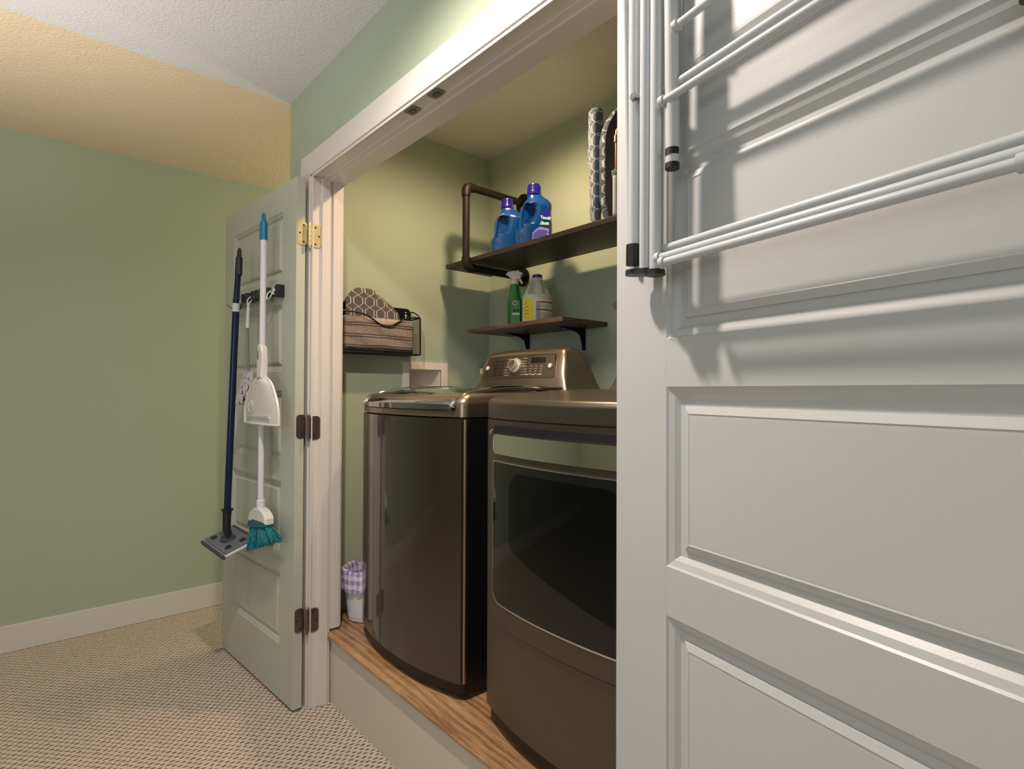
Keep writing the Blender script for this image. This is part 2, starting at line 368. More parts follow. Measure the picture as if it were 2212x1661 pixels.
# ---------------------------------------------------------------- panel doors
PZ = [(1.665, 1.923), (1.291, 1.571), (.936, 1.216), (.588, .860), (.223, .508)]
def leaf(o, X, side, mat, dz=0, W=.758, mir=1):
    """local: x from hinge edge, front face y=0, front normal = side*y"""
    T = .035; f = lambda d: -side*d     # depth behind the front face
    m = MB(X); Z0, Z1 = .012+dz, 2.032+dz
    def slab(x0, x1, z0, z1): m.box(x0, x1, min(f(0), f(T)), max(f(0), f(T)), z0, z1)
    slab(0, .120, Z0, Z1); slab(W-.112, W, Z0, Z1)
    zs = [Z0]+[v+dz for p in sorted(PZ) for v in p]+[Z1]
    for i in range(0, len(zs), 2): slab(.1195, W-.1115, zs[i], zs[i+1])
    m.build('door_frame', mat, o, angle=25)
    for (a, b) in PZ:
        a += dz; b += dz; m = MB(X); x0, x1 = .120, W-.112
        # sticking, groove and raised field as nested rectangles (inset, depth)
        prof = [(0, .0), (.003, .003), (.012, .006), (.019, .0125), (.030, .0125), (.0305, .0085), (.041, .0045), (.043, .0055), (.048, .005)]
        vs = []; fs = []
        for side_f in (0, 1):
            base = len(vs)
            for ins, d in prof:
                y = f(d) if side_f == 0 else f(T-d)
                for (cx_, cz_) in ((x0+ins, a+ins), (x1-ins, a+ins), (x1-ins, b-ins), (x0+ins, b-ins)): vs.append((cx_, y, cz_))
            for i in range(len(prof)-1):
                for j in range(4): fs.append((base+i*4+j, base+i*4+(j+1) % 4, base+(i+1)*4+(j+1) % 4, base+(i+1)*4+j))
            q = base+(len(prof)-1)*4; fs.append((q, q+1, q+2, q+3))
        n = len(prof)*4
        for j in range(4): fs.append((j, (j+1) % 4, n+(j+1) % 4, n+j))
        m.add(vs, fs); m.build('door_panel', mat, o, angle=12)
def rotz_at(x, y, ang, z=0): return Matrix.Translation((x, y, z)) @ Matrix.Rotation(ang, 4, 'Z')
LD = rotz_at(-2.127, .780, math.atan2(-.0765, -.9971))      # local +y looks into the room
RD = rotz_at(-.617, .789, -.220)                            # local -y looks into the room
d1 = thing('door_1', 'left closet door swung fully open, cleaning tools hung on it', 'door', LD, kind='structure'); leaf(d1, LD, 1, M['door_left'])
d2 = thing('door_2', 'right closet door in the foreground with a drying rack on it', 'door', RD, kind='structure'); leaf(d2, RD, -1, M['door'], .009)
def hinge(zc, mat, o, xj, s, edge):
    """jamb leaf, door leaf, knuckle; edge = (x,y) pair of the door's hinge edge"""
    h = MB().prism(rrect(.040, .090, .014, 5, .852, zc-.003), xj, xj+s*.003, 'x').build('hinge', mat, o)
    (ex0, ey0), (ex1, ey1) = edge
    dv = Vector((ex1-ex0, ey1-ey0, 0)).normalized(); nv = Vector((dv.y, -dv.x, 0))*(1 if (Vector((dv.y, -dv.x, 0)).x*s > 0) else -1)
    m = MB(); c = Vector((ex0, ey0, zc+.003))+dv*.023; pts = rrect(.036, .090, .013, 5)
    vs = [c+dv*p[0]+Vector((0, 0, p[1])) for p in pts]; vs += [v+nv*.003 for v in vs]; n = len(pts)
    m.add(vs, [tuple(range(n)), tuple(range(n, 2*n))]+[(i, (i+1) % n, n+(i+1) % n, n+i) for i in range(n)]).build('hinge_plate', mat, h)
    m = MB(); kx, ky = xj+s*.004, .826
    for i in range(5): m.cyl((kx, ky, zc-.044+i*.018), (kx, ky, zc-.044+i*.018+.0172), .0062, 14)
    m.cyl((kx, ky, zc-.052), (kx, ky, zc+.048), .0035, 12); m.cyl((kx, ky, zc+.046), (kx, ky, zc+.050), .007, 14, .004); m.build('hinge_knuckle', mat, h)
    for dz_, dy in ((.032, -.004), (0, .010), (-.032, -.004)): MB().cyl((xj+s*.0028, .852+dy, zc+dz_-.003), (xj+s*.0036, .852+dy, zc+dz_-.003), .0040, 10).build('screw', M['wire'], h)
    for dz_, dd in ((.032, .004), (0, -.010), (-.032, .004)):
        q = c+dv*dd+Vector((0, 0, dz_)); MB().cyl(q+nv*.0028, q+nv*.0036, .0040, 10).build('screw', M['wire'], h)
hx, hy = -2.127, .780; e2 = LD @ Vector((0, -.035, 0))
for zc, mt in ((1.815, M['brass']), (1.076, M['bronze']), (.340, M['bronze'])): hinge(zc, mt, d1, -2.115, 1, ((hx, hy), (e2.x, e2.y)))
e3 = RD @ Vector((0, 0, 0)); e4 = RD @ Vector((0, .035, 0))
for zc in (1.815, 1.076, .340): hinge(zc, M['bronze'], d2, -.605, -1, ((e3.x, e3.y), (e4.x, e4.y)))

# ---------------------------------------------------------------- appliances
def bowf(xl, xr, yc, b): c, h = (xl+xr)/2, (xr-xl)/2; return lambda x: yc-b*(1-min(1, abs((x-c)/h))**2.2)
def bowoutline(xl, xr, yc, b, yb, r=.028, inset=0, n=28):
    xl += inset; xr -= inset; yc += inset; yb -= inset; f = bowf(xl, xr, yc, b); p = []
    for i in range(7): a = R(180+90*i/6); p.append((xl+r+r*math.cos(a), f(xl+r)+r+r*math.sin(a)))
    for i in range(1, n): x = xl+r+(xr-xl-2*r)*i/n; p.append((x, f(x)))
    for i in range(7): a = R(270+90*i/6); p.append((xr-r+r*math.cos(a), f(xr-r)+r+r*math.sin(a)))
    return p+[(xr, yb), (xl, yb)]
def deck(xl, xr, yc, b, yb, z0, zt, rr=.03):
    """top cover: skirt wall up to a rounded rim and a gently rising top zt(y)"""
    base = bowoutline(xl, xr, yc, b, yb); n = len(base); cxm = (xl+xr)/2; cym = (yc+yb)/2; m = MB(); vs = []; fs = []
    rings = [(0, None, 0), (0, 0, rr)]+[(rr*(1-math.cos(R(a))), 0, rr*(1-math.sin(R(a)))) for a in (18, 36, 54, 72, 90)]+[(.06, 0, 0), (.12, 0, 0), (.2, 0, 0), (.3, 0, 0)]
    for ins, flag, drop in rings:
        for (x, y) in base:
            hx_, hy_ = (xr-xl)/2, (yb-yc)/2; fx = 1-ins/hx_; fy = 1-ins/hy_
            X_, Y_ = cxm+(x-cxm)*fx, cym+(y-cym)*fy; vs.append((X_, Y_, z0 if flag is None else zt(Y_)-drop))
    for i in range(len(rings)-1):
        for j in range(n): fs.append((i*n+j, i*n+(j+1) % n, (i+1)*n+(j+1) % n, (i+1)*n+j))
    fs.append(tuple(range(n))[::-1]); fs.append(tuple((len(rings)-1)*n+j for j in range(n))); return m.add(vs, fs)
def patch(fn, x0, x1, z0, z1, r, off, th=.004, nx=44, nz=10, rb=None, zlow=None):
    """rounded panel following a curved front fn(x)"""
    rb = r if rb is None else rb
    def ins(d, rr): return 0 if d >= rr or rr == 0 else rr-math.sqrt(max(0, rr*rr-(rr-d)**2))
    def xs(u): t = .5-.5*math.cos(math.pi*u); return x0+(x1-x0)*t
    def pos(u, v, o):
        x = xs(u); d = min(x-x0, x1-x); za = (zlow(x) if zlow else z0)+ins(d, rb); zb = z1-ins(d, r); return (x, fn(x)-o, za+(zb-za)*v)
    return MB().grid(lambda u, v: pos(u, v, off+th), nx, nz, lambda u, v: pos(u, v, off))
def console(o, xl, xr, z0, zt, y0, y1, mat):
    c, h = (xl+xr)/2, (xr-xl)/2
    prof = [(0, 0), (.008, .25), (.020, .5), (.036, .75), (.046, .88), (.058, .96), (.08, 1.0), (.11, .99), (.14, .95), (.165, .86), (.18, .7), (.195, .35), (.20, 0)]
    H = zt-z0
    def A(u): a = abs(u); return (1-.05*a*a)*(1-max(0, (a-.80)/.20)**2.6)
    def pt(u, k):
        dy, hz = prof[k]; s_ = 2*u-1; s_ = math.copysign(1-(1-abs(s_))**1.5, s_)
        a = A(s_); tp = 1-.05*hz; return (c+h*s_*tp, y0+dy*(y1-y0)/.2+.020*abs(s_)**3, z0+H*hz*a)
    n = len(prof)-1
    MB().grid(lambda u, v: pt(u, round(v*n)), 70, n).build('control_console', mat, o, angle=60)
    def front(x, t):   # point on the face, t 0..1 of height
        s_ = (x-c)/h; hz = t
        dy = .042*t; return Vector((x, y0+dy*(y1-y0)/.2+.020*abs(s_)**3-.003, z0+H*hz*(1-.05*s_*s_)))
    return front
def controls(o, front, xl, xr, knob_x, full=True):
    pl = MB().grid(lambda u, v: front(xl+(xr-xl)*u+(.018*(v-.5)*2 if u < .5 else -.010*(v-.5)*2)*abs(2*u-1), .30+.52*v), 24, 6, lambda u, v: front(xl+(xr-xl)*u+(.018*(v-.5)*2 if u < .5 else -.010*(v-.5)*2)*abs(2*u-1), .30+.52*v)+Vector((0, .006, -.001))).build('control_panel', M['panel_plate'], o)
    MB().tube([front(xl+(xr-xl)*i/20, .83)+Vector((0, -.001, 0)) for i in range(21)], .0014, 6).build('panel_trim', M['steel'], o)
    MB().tube([front(xl+(xr-xl)*i/20, .29)+Vector((0, -.001, 0)) for i in range(21)], .0014, 6).build('panel_trim', M['steel'], o)
    nrm = Vector((0, -1, .26)).normalized()
    kp = front(knob_x, .58)
    kn = MB().cyl(kp, kp+nrm*.010, .030, 28).build('dial_ring', M['silver'], o)
    kb = MB().cyl(kp+nrm*.008, kp+nrm*.028, .0225, 28, .021).build('dial', M['silver'], o)
    MB().cyl(kp+nrm*.027, kp+nrm*.030, .019, 24, .017).build('dial_cap', M['chrome'], kb)
    for bx in (xl+.022, xr-.022):
        p = front(bx, .56); MB().cyl(p, p+nrm*.005, .009, 18).build('push_button', M['white_plastic'], o)
    def rect(x, t, w_, ht): a = front(x-w_/2, t-ht/2)-Vector((0, .0018, 0)); b = front(x+w_/2, t-ht/2)-Vector((0, .0018, 0)); c_ = front(x+w_/2, t+ht/2)-Vector((0, .0018, 0)); d_ = front(x-w_/2, t+ht/2)-Vector((0, .0018, 0)); return [a, b, c_, d_]
    q = rect(xr-.09, .70, .075, .13); MB().add(q+[v+Vector((0, .002, 0)) for v in q], [(0, 1, 2, 3), (7, 6, 5, 4), (0, 4, 5, 1), (1, 5, 6, 2), (2, 6, 7, 3), (3, 7, 4, 0)]).build('display', M['display'], o)
    m = MB(); m2 = MB(); m3 = MB()
    for i in range(5):
        for j in range(2): m.add(rect(xl+.075+j*.038, .38+i*.085, .029, .05), [(0, 1, 2, 3)])
    m.build('cycle_buttons', M['dryer_body'], o)
    for i in range(7):
        for sx in (-1, 1):
            mm = m3 if sx < 0 else m2
            mm.add(rect(knob_x+sx*(.052+.006*math.sin(i)), .36+i*.065, .022, .008), [(0, 1, 2, 3)])
            mm.add(rect(knob_x+sx*(.036), .36+i*.065, .004, .010), [(0, 1, 2, 3)])
    for i in range(4):
        for j in range(4): m2.add(rect(xr-.15+j*.028, .38+i*.06, .012 if j else .004, .009), [(0, 1, 2, 3)])
    for i in range(3): m2.add(rect(xr-.14+i*.034, .36, .024, .015), [(0, 1, 2, 3)])
    m2.build('printed_markings', M['button'], o); m3.build('printed_markings', M['button'], o)
# washer
WX0, WX1, WY, WB, WBK = -2.020, -1.362, 1.010, .056, 1.735
ws = thing('washing_machine', 'bronze top-load washing machine with glass lid, left of the two appliances', 'washing machine', ((WX0+WX1)/2, 1.35, .278))
wf = bowf(WX0, WX1, WY, WB)
MB().prism(bowoutline(WX0, WX1, WY, WB, WBK), .330, 1.1325, 'z').build('cabinet', M['washer_side'], ws)
patch(wf, WX0+.010, WX1-.006, .333, 1.1310, .002, .0008, .003, nx=60, nz=20).build('front_panel', M['washer_front'], ws)
MB().tube([(WX1-.004, wf(WX1-.012)+.010, .335), (WX1-.004, wf(WX1-.012)+.010, 1.130)], .0065, 12).build('corner_strip', M['washer_top'], ws)
MB().prism(bowoutline(WX0, WX1, WY, WB, WBK, inset=.004), .298, .331, 'z', .003).build('skirt', M['skirt'], ws)
m = MB().prism(bowoutline(WX0, WX1, WY, WB, WBK, inset=.022), .284, .300, 'z')
m.build('plinth', M['dark'], ws)
for fx in (WX0+.06, WX1-.06):
    for fy in (WY+.05, WBK-.06): MB().cyl((fx, fy, .278), (fx, fy, .286), .02, 14).build('foot', M['black_rubber'], ws)
def smooth(a, b, x): t = max(0, min(1, (x-a)/(b-a))); return t*t*(3-2*t)
deck(WX0, WX1, WY, WB, WBK, 1.1365, lambda y: 1.204+.020*smooth(.96, 1.22, y), .032).build('top_cover', M['washer_top'], ws)
lid_prof = [(-.0075, 1.171), (-.0070, 1.177), (.004, 1.189), (.020, 1.199), (.05, 1.211), (.10, 1.222), (.18, 1.2305), (.30, 1.233), (.46, 1.2325)]
LX0, LX1 = -1.945, -1.402
def lidp(u, v, o=0):
    k = v*(len(lid_prof)-1); i = min(int(k), len(lid_prof)-2); t = k-i
    dy = lid_prof[i][0]*(1-t)+lid_prof[i+1][0]*t; z = lid_prof[i][1]*(1-t)+lid_prof[i+1][1]*t
    x = LX0+(LX1-LX0)*u; a = abs(2*u-1); fade = 1-min(1, dy/.4); z -= .006*max(0, (a-.93)/.07)**2
    return (x, wf(x)*fade+(1-fade)*WY+dy if dy > 0 else wf(x)+dy, z-o)
lid = MB().grid(lidp, 40, 32, lambda u, v: lidp(u, v, .012)).build('glass_lid', M['lid'], ws, angle=60)
for x in (LX0-.004, LX1+.004):
    pts = []
    for v in [i/16 for i in range(17)]:
        p = lidp(0 if x < -1.6 else 1, v); pts.append((x, p[1], p[2]+.001))
    MB().tube(pts, [.009]+[.0085]*15+[.006], 12).build('lid_rail', M['chrome'], ws)
patch(wf, LX0-.004, LX1+.006, 1.1555, 1.1715, .006, -.002, .007, nx=40, nz=2).build('lid_gap_shade', M['dark'], ws)  # solid black strip drawn for the shade under the lid edge
fr = console(ws, -1.995, -1.418, 1.222, 1.392, 1.505, 1.70, M['washer_top'])
controls(ws, fr, -1.915, -1.492, -1.705)
nn = Vector((0, -1, .26)).normalized()
kx = fr(-1.948, .50); m = MB()
def strokes(m, o, segs, sc_, r):
    for a, b in segs: m.tube([o+Vector((a[0]*sc_, -.001, a[1]*sc_)), o+Vector((b[0]*sc_, -.001, b[1]*sc_))], r, 6)
strokes(m, kx, [((-.4, -1), (-.4, 1)), ((-.4, 0), (.4, 1)), ((-.4, .1), (.5, -.9)), ((.75, -1.0), (.75, 1.0)), ((.1, 0), (.75, .1))], .012, .0010); m.build('emblem', M['button'], ws)
# dryer
DX0, DX1, DY, DB = -1.256, -.570, 1.010, .051
dr = thing('dryer', 'bronze front-load dryer with a dark glass window, nearest appliance', 'dryer', ((DX0+DX1)/2, 1.35, .278))
df = bowf(DX0, DX1, DY, DB)
MB().prism(bowoutline(DX0, DX1, DY, DB, WBK, r=.022), .333, 1.137, 'z').build('cabinet', M['dryer_body'], dr)
MB().prism(bowoutline(DX0, DX1, DY, DB, WBK, inset=.008), .298, .333, 'z', .003).build('skirt', M['skirt'], dr)
MB().prism(bowoutline(DX0, DX1, DY, DB, WBK, inset=.024), .284, .300, 'z').build('plinth', M['dark'], dr)
for fx in (DX0+.06, DX1-.06):
    for fy in (DY+.05, WBK-.06): MB().cyl((fx, fy, .278), (fx, fy, .286), .02, 14).build('foot', M['black_rubber'], dr)
deck(DX0, DX1, DY, DB, WBK, 1.141, lambda y: 1.195+.028*smooth(.96, 1.20, y), .018).build('top_cover', M['dryer_body'], dr)
MB().prism(bowoutline(DX0, DX1, DY, DB, WBK, inset=.003), 1.136, 1.1415, 'z').build('seam', M['dark'], dr)
px0, px1 = -1.212, -.614
door = patch(df, px0, px1, .592, 1.116, .030, -.002, .012, nx=70, nz=24).build('door', M['dryer_body'], dr)
patch(df, px0-.004, px1+.004, .586, 1.121, .033, -.002, .005, nx=60, nz=4).build('door_seam', M['dark'], dr)
patch(df, px0+.030, px1-.030, 1.094, 1.124, .008, .0, .0125, nx=60, nz=3).build('handle_recess_shade', M['dark'], door)  # flat black patch, shade of the hollow above the handle put into colour
hnd = patch(df, px0+.032, px1-.032, 1.048, 1.101, .016, .010, .007, nx=80, nz=6, rb=.016).build('handle', M['chrome'], door)
MB().tube([(px0+.034+.012*math.cos(R(a)), df(px0+.04)-.017, 1.099+.012*math.sin(R(a))) for a in range(180, 60, -15)], .0025, 8).build('handle_end', M['chrome'], door)
patch(df, px0+.0265, px1-.0265, .6455, 1.029, .012, .0100, .0036, nx=70, nz=16, rb=.035).build('window_trim', M['chrome'], door)
patch(df, px0+.029, px1-.029, .6495, 1.0265, .011, .0102, .0040, nx=70, nz=16, rb=.033).build('door_window', M['glass'], door)
def zlow(x): t = min(1, max(0, (x+1.10)/.36)); return .815-.105*t**.8 if x < -.74 else (.71 if x < -.7 else .71)
patch(df, -1.098, -.728, .71, 1.006, .05, .0144, .0006, nx=60, nz=12, rb=.01, zlow=zlow).build('drum_glass', M['glass2'], door)
fr2 = console(dr, -1.232, -.595, 1.222, 1.392, 1.505, 1.70, M['washer_top']); controls(dr, fr2, -1.145, -.705, -.925)

# ---------------------------------------------------------------- upper pipe shelf
us = thing('pipe_shelf', 'dark stained shelf hung on iron pipe near the closet ceiling', 'shelf', (-1.5, 1.66, 1.796))
MB().box(-2.20, -.80, 1.515, 1.790, 1.796, 1.816, .002).build('shelf_board', M['shelf'], us)
for px in (-2.015, -1.0):
    yp = 1.497; r = .0165; m = MB()
    br = MB().tube([(px, yp, 1.785+.0), (px, yp, 2.128)], r, 16).build('pipe', M['pipe'], us)
    el = lambda zc, sg: [(px, yp, zc-sg*.045), (px, yp, zc-sg*.02), (px, yp+.006, zc-sg*.006), (px, yp+.02, zc), (px, yp+.045, zc)]
    MB().tube(el(2.136, 1), [.020, .021, .022, .021, .020], 16).build('elbow_fitting', M['pipe'], us)
    MB().tube(el(1.772, -1), [.020, .021, .022, .021, .020], 16).build('elbow_fitting', M['pipe'], us)
    MB().tube([(px, yp+.03, 2.136), (px, 1.846, 2.136)], r, 16).build('pipe', M['pipe'], us)
    MB().tube([(px, yp+.03, 1.772), (px, 1.846, 1.772)], r, 16).build('pipe', M['pipe'], us)
    for z in (2.136, 1.772):
        MB().cyl((px, 1.838, z), (px, 1.8465, z), .045, 28).cyl((px, 1.815, z), (px, 1.84, z), .022, 20).build('wall_flange', M['black_metal'], us)
# lower shelf
ls = thing('wall_shelf', 'small walnut-toned shelf on black brackets above the washing machine', 'shelf', (-1.796, 1.71, 1.488))
MB().box(-2.10, -1.492, 1.572, 1.845, 1.488, 1.507, .0025).build('shelf_board', M['shelf2'], ls)
for bx in (-1.975, -1.621):
    b = MB().box(bx-.009, bx+.009, 1.700, 1.846, 1.483, 1.488, .001).box(bx-.009, bx+.009, 1.841, 1.8465, 1.395, 1.488, .001)
    b.prism([(1.842, 1.484), (1.842, 1.405), (1.836, 1.405), (1.818, 1.46), (1.79, 1.474), (1.71, 1.484)], bx-.0015, bx+.0015, 'x').build('bracket', M['black_metal'], ls)
    MB().cyl((bx, 1.722, 1.4825), (bx, 1.722, 1.481), .004, 10).build('screw', M['steel'], ls)
    for zz in (1.462, 1.408): MB().cyl((bx, 1.8412, zz), (bx, 1.839, zz), .0035, 10).build('screw', M['steel'], ls)
# ---------------------------------------------------------------- detergent bottles
def detergent(cx, cy_, sc_, rot, label, lab=True):
    X = Matrix.Translation((cx, cy_, 1.8165)) @ Matrix.Rotation(rot, 4, 'Z') @ Matrix.Scale(sc_, 4)
    t = thing('detergent_bottle', label, 'bottle', Matrix.Translation((cx, cy_, 1.8165)), 'detergent bottles on the pipe shelf')
    # outline of the broad face (x), handle loop at -x; closed slab with hole built as strips
    right = [(.0, .074), (.01, .078), (.10, .076), (.115, .073), (.145, .073), (.170, .076), (.180, .075), (.195, .062), (.208, .042), (.218, .030), (.222, .026)]
    left = [(.0, -.074), (.01, -.078), (.060, -.078), (.070, -.074), (.078, -.066), (.10, -.063), (.14, -.062), (.165, -.056), (.185, -.042), (.200, -.030), (.215, -.026), (.222, -.026)]
    hl = [(.088, -.038), (.092, -.048), (.12, -.047), (.145, -.043), (.165, -.034), (.175, -.018)]
    hr = [(.088, -.038), (.092, -.026), (.12, -.006), (.145, .001), (.165, -.002), (.175, -.018)]
    def L(tab, z):
        if z <= tab[0][0]: return tab[0][1]
        for (a, va), (b, vb) in zip(tab, tab[1:]):
            if z <= b: return va+(vb-va)*(z-a)/(b-a)
        return tab[-1][1]
    def thick(z): return .050 if z < .16 else .050-.024*smooth(.16, .222, z)
    zs = sorted(set([i*.222/48 for i in range(49)]+[.088, .175]))
    def ring(z, xa, xb, n=26):
        c, h = (xa+xb)/2, (xb-xa)/2; th = thick(z)
        th = min(th, max(.014, h*1.0) if h < .03 else th)
        return [(c+h*math.copysign(abs(math.cos(a))**.62, math.cos(a)), th*math.copysign(abs(math.sin(a))**.75, math.sin(a)), z) for a in [2*math.pi*j/n for j in range(n)]]
    def loft(m, rs):
        n = len(rs[0]); vs = [p for r_ in rs for p in r_]; fs = []
        for i in range(len(rs)-1):
            for j in range(n): fs.append((i*n+j, i*n+(j+1) % n, (i+1)*n+(j+1) % n, (i+1)*n+j))
        fs.append(tuple(range(n))); fs.append(tuple((len(rs)-1)*n+j for j in range(n))); m.add(vs, fs)
    m = MB(X)
    loft(m, [ring(z, L(left, z), L(right, z)) for z in zs if z <= .0895])
    loft(m, [ring(z, L(left, z), L(hl, z)) for z in zs if .086 <= z <= .1755])
    loft(m, [ring(z, L(hr, z), L(right, z)) for z in zs if .086 <= z <= .1755])
    loft(m, [ring(z, L(left, z), L(right, z)) for z in zs if z >= .174])
    body = m.build('bottle_body', M['detergent'], t, angle=50)
    m = MB(X); m.lathe([(.027, .218), (.031, .220), (.031, .232), (.0275, .236), (.0268, .258), (.0245, .264), (.010, .266)], seg=28); cap = m.build('cap', M['detergent_cap'], t, angle=50)
    m = MB(X)
    for i in range(22): a = 2*math.pi*i/22; m.box(-.0008, .0008, -.001, .001, .237, .257, 0, rot=None) if False else m.tube([(.0274*math.cos(a), .0274*math.sin(a), .237), (.0266*math.cos(a), .0266*math.sin(a), .257)], .0012, 5)
    m.build('cap_ridges', M['detergent_cap'], cap)
    # raised loop line round the handle hole on the visible face
    lp = [(x_, z_) for z_, x_ in hl]+[(x_, z_) for z_, x_ in hr[::-1]]
    lp = [(-.052, .084), (-.053, .12), (-.050, .148), (-.040, .170), (-.020, .184), (.004, .178), (.018, .16), (.019, .135), (.012, .108), (-.006, .086), (-.028, .074)]
    MB(X).tube([(a, -thick(b)*.93, b) for a, b in lp], .0022, 6).build('handle_rim', M['detergent'], body)
    MB(X).prism([(a, b) for b, a in hl]+[(a, b) for b, a in hr[::-1]][1:-1], -.018, .018, 'y').build('grip_recess', M['detergent'], body)
    if lab:
        yl = -.0512
        def pl(pts, o): return MB(X).prism(pts, yl-o, yl-o+.0012, 'y')
        def face(m, nm, mt): return m.build(nm, mt, t)
        lb = face(pl([(.026, .088), (.030, .120), (.040, .145), (.055, .150), (.060, .140), (.060, .018), (-.012, .018), (-.012, .050)], .0), 'label', M['label_blue'])
        MB(X).prism([(-.009, .021), (.059, .021), (.059, .066), (.022, .074), (.006, .064), (-.009, .048)], yl-.0010, yl+.0006, 'y').build('label_text_block', M['label_lilac'], lb)
        MB(X).prism([(.028, .100), (.018, .082), (.059, .080), (.059, .094), (.040, .092)], yl-.0012, yl+.0004, 'y').build('label_band', M['label_teal'], lb)
        MB(X).prism([(.031, .096), (.028, .083), (.058, .081), (.058, .091), (.040, .090)], yl-.0016, yl+.0004, 'y').build('label_band', M['label_lime'], lb)
        m = MB(X)
        for i in range(9): m.box(-.006+max(0, i-5)*.006, .057-.005*(i % 3), yl-.0016, yl-.0009, .024+i*.0044, .0256+i*.0044)
        m.build('label_small_print', M['label_blue'], lb)
        text('Tandil', .017, X @ Matrix.Translation((.044, yl-.0018, .110)) @ Matrix.Rotation(R(90), 4, 'X') @ Matrix.Rotation(R(-8), 4, 'Z'), M['label_white'], 'label_lettering', lb, .0004, .0006)
detergent(-1.694, 1.612, 1.0, .86, 'right blue detergent bottle, larger, with its label showing')
detergent(-1.858, 1.606, .92, .86, 'left blue detergent bottle, half hidden behind the labelled one', False)
# ---------------------------------------------------------------- ironing boards and box
def ironing_board(cx, cy_, rot, label, wid, hh, th, legs):
    X = Matrix.Translation((cx, cy_, 1.8165)) @ Matrix.Rotation(rot, 4, 'Z')
    t = thing('ironing_board', label, 'ironing board', Matrix.Translation((cx, cy_, 1.8165)) @ Matrix.Rotation(rot, 4, 'Z'), 'tabletop ironing boards on the pipe shelf')
    def half(z): q = max(0, (z-(hh-wid*.55))/(wid*.55)); return wid/2*(.86+.14*min(1, z/.1))*math.sqrt(max(0.002, 1-q*q))
    def pos(u, v, sgn):
        z = .004+(hh-.004)*(1-(1-u)**1.3); x = half(z)*(2*v-1); e = math.sqrt(max(0, 1-abs(2*v-1)**4))*(1 if z < hh-.02 else .7)
        wr = .0025*math.sin(z*88+3*v)+.0018*math.sin(z*151+v*5)
        return (x, sgn*(th/2*(.25+.75*e)*(.62+.38*min(1, z/.3))+wr*e), z)
    MB(X).grid(lambda u, v: pos(u, v, -1), 40, 14, lambda u, v: pos(u, v, 1)).build('padded_cover', M['ogee_blue'], t, angle=70)
    return t, X, half
vd = math.atan2(1.63, -1.37)   # line from the room towards the shelf
ironing_board(-1.377, 1.632, vd, 'slim grey lattice ironing board stood on its end, seen edge on', .150, .470, .052, False)
rb = math.atan2(.59, .81)
t, X, half = ironing_board(-1.198, 1.672, rb, 'ironing board turned underside out, bronze folding tube showing', .30, .460, .030, True)
MB(X).grid(lambda u, v: ((half(.02+.41*u)-.022)*(2*v-1), -.021, .012+.42*u), 20, 6, lambda u, v: ((half(.02+.41*u)-.022)*(2*v-1), -.014, .012+.42*u)).build('mesh_deck', M['wire'], t)
m = MB(X); pts = [(-.085, -.034, .17)]+[(-.085, -.034, .30)]+[(-.055-.03*math.cos(R(a)), -.034, .32+.03*math.sin(R(a))) for a in (20, 45, 70, 90)]+[(.05, -.034, .35), (.085, -.034, .32), (.085, -.034, .17)]
m.tube(pts, .009, 12).build('folding_leg', M['copper'], t)
for zc in (.288, .170): MB(X).cyl((-.085, -.034, zc), (-.085, -.034, zc+.024), .0125, 14).build('leg_collar', M['copper'], t)
X2 = X @ Matrix.Translation((-.01, -.085, 0))
bx = thing('storage_box', 'pale grey plastic box standing in front of the ironing board', 'box', X2)
MB(X2).box(-.088, .088, -.030, .030, .0, .150, .014, 3).build('box_body', M['light_plastic'], bx)
MB(X2).box(-.091, .091, -.033, .033, .150, .160, .004).build('lid', M['light_plastic'], bx)
# ---------------------------------------------------------------- spray bottle and jug
SX = Matrix.Translation((-1.868, 1.660, 1.5075)) @ Matrix.Rotation(.72, 4, 'Z')
sp = thing('spray_bottle', 'green spray bottle with a white trigger head', 'bottle', SX)
m = MB(SX); m.lathe([(.9, 0), (1, .004), (1, .09), (.98, .118), (.86, .128), (.84, .134), (.72, .160), (.56, .182), (.52, .186)], seg=32, sx=.033, sy=.021, power=2.8)
m.build('bottle_body', M['green_bottle'], sp, angle=50)
m = MB(SX); m.lathe([(.0165, .186), (.0165, .206), (.0145, .208)], seg=20); m.build('collar', M['spray_head'], sp)
m = MB(SX); m.prism([(.012, .204), (.022, .216), (.034, .226), (.036, .238), (.016, .247), (-.012, .248), (-.032, .242), (-.040, .232), (-.036, .226), (-.016, .222), (-.014, .204)], -.011, .011, 'y', .006, 3); m.build('spray_head', M['spray_head'], sp)
MB(SX).tube([(.017, 0, .222), (.024, 0, .206), (.034, 0, .190)], [.006, .006, .005], 10).build('trigger', M['spray_head'], sp)
yl = -.0212
lb = MB(SX).prism([(-.012, .012), (.026, .012), (.026, .112), (-.008, .112)], yl-.0008, yl+.002, 'y').build('label', M['green_label'], sp)
MB(SX).cyl((.004, yl-.0012, .100), (.004, yl, .100), .0095, 20).build('label_badge', M['label_cream'], lb)
MB(SX).cyl((.004, yl-.0018, .100), (.004, yl, .100), .0068, 20).build('label_badge', M['label_red'], lb)
MB(SX).box(-.003, .008, yl-.0016, yl, .060, .073).box(.012, .022, yl-.0016, yl, .060, .073).build('label_picture', M['label_black'], lb)
MB(SX).box(-.008, .024, yl-.0014, yl, .048, .056).build('label_strip', M['label_cream'], lb)
MB(SX).prism([(-.031, .004), (-.026, .004), (-.025, .034), (-.029, .034)], -.016, -.010, 'y').build('label_corner', M['label_red'], lb)
JX = Matrix.Translation((-1.735, 1.672, 1.5075)) @ Matrix.Rotation(.72, 4, 'Z')
jg = thing('bleach_jug', 'white plastic jug with a blue cap and yellow label', 'jug', JX)
jr = .064
def jug_prof(z):
    if z < .112: return jr
    return jr-(jr-.020)*min(1, ((z-.112)/.082))**1.15
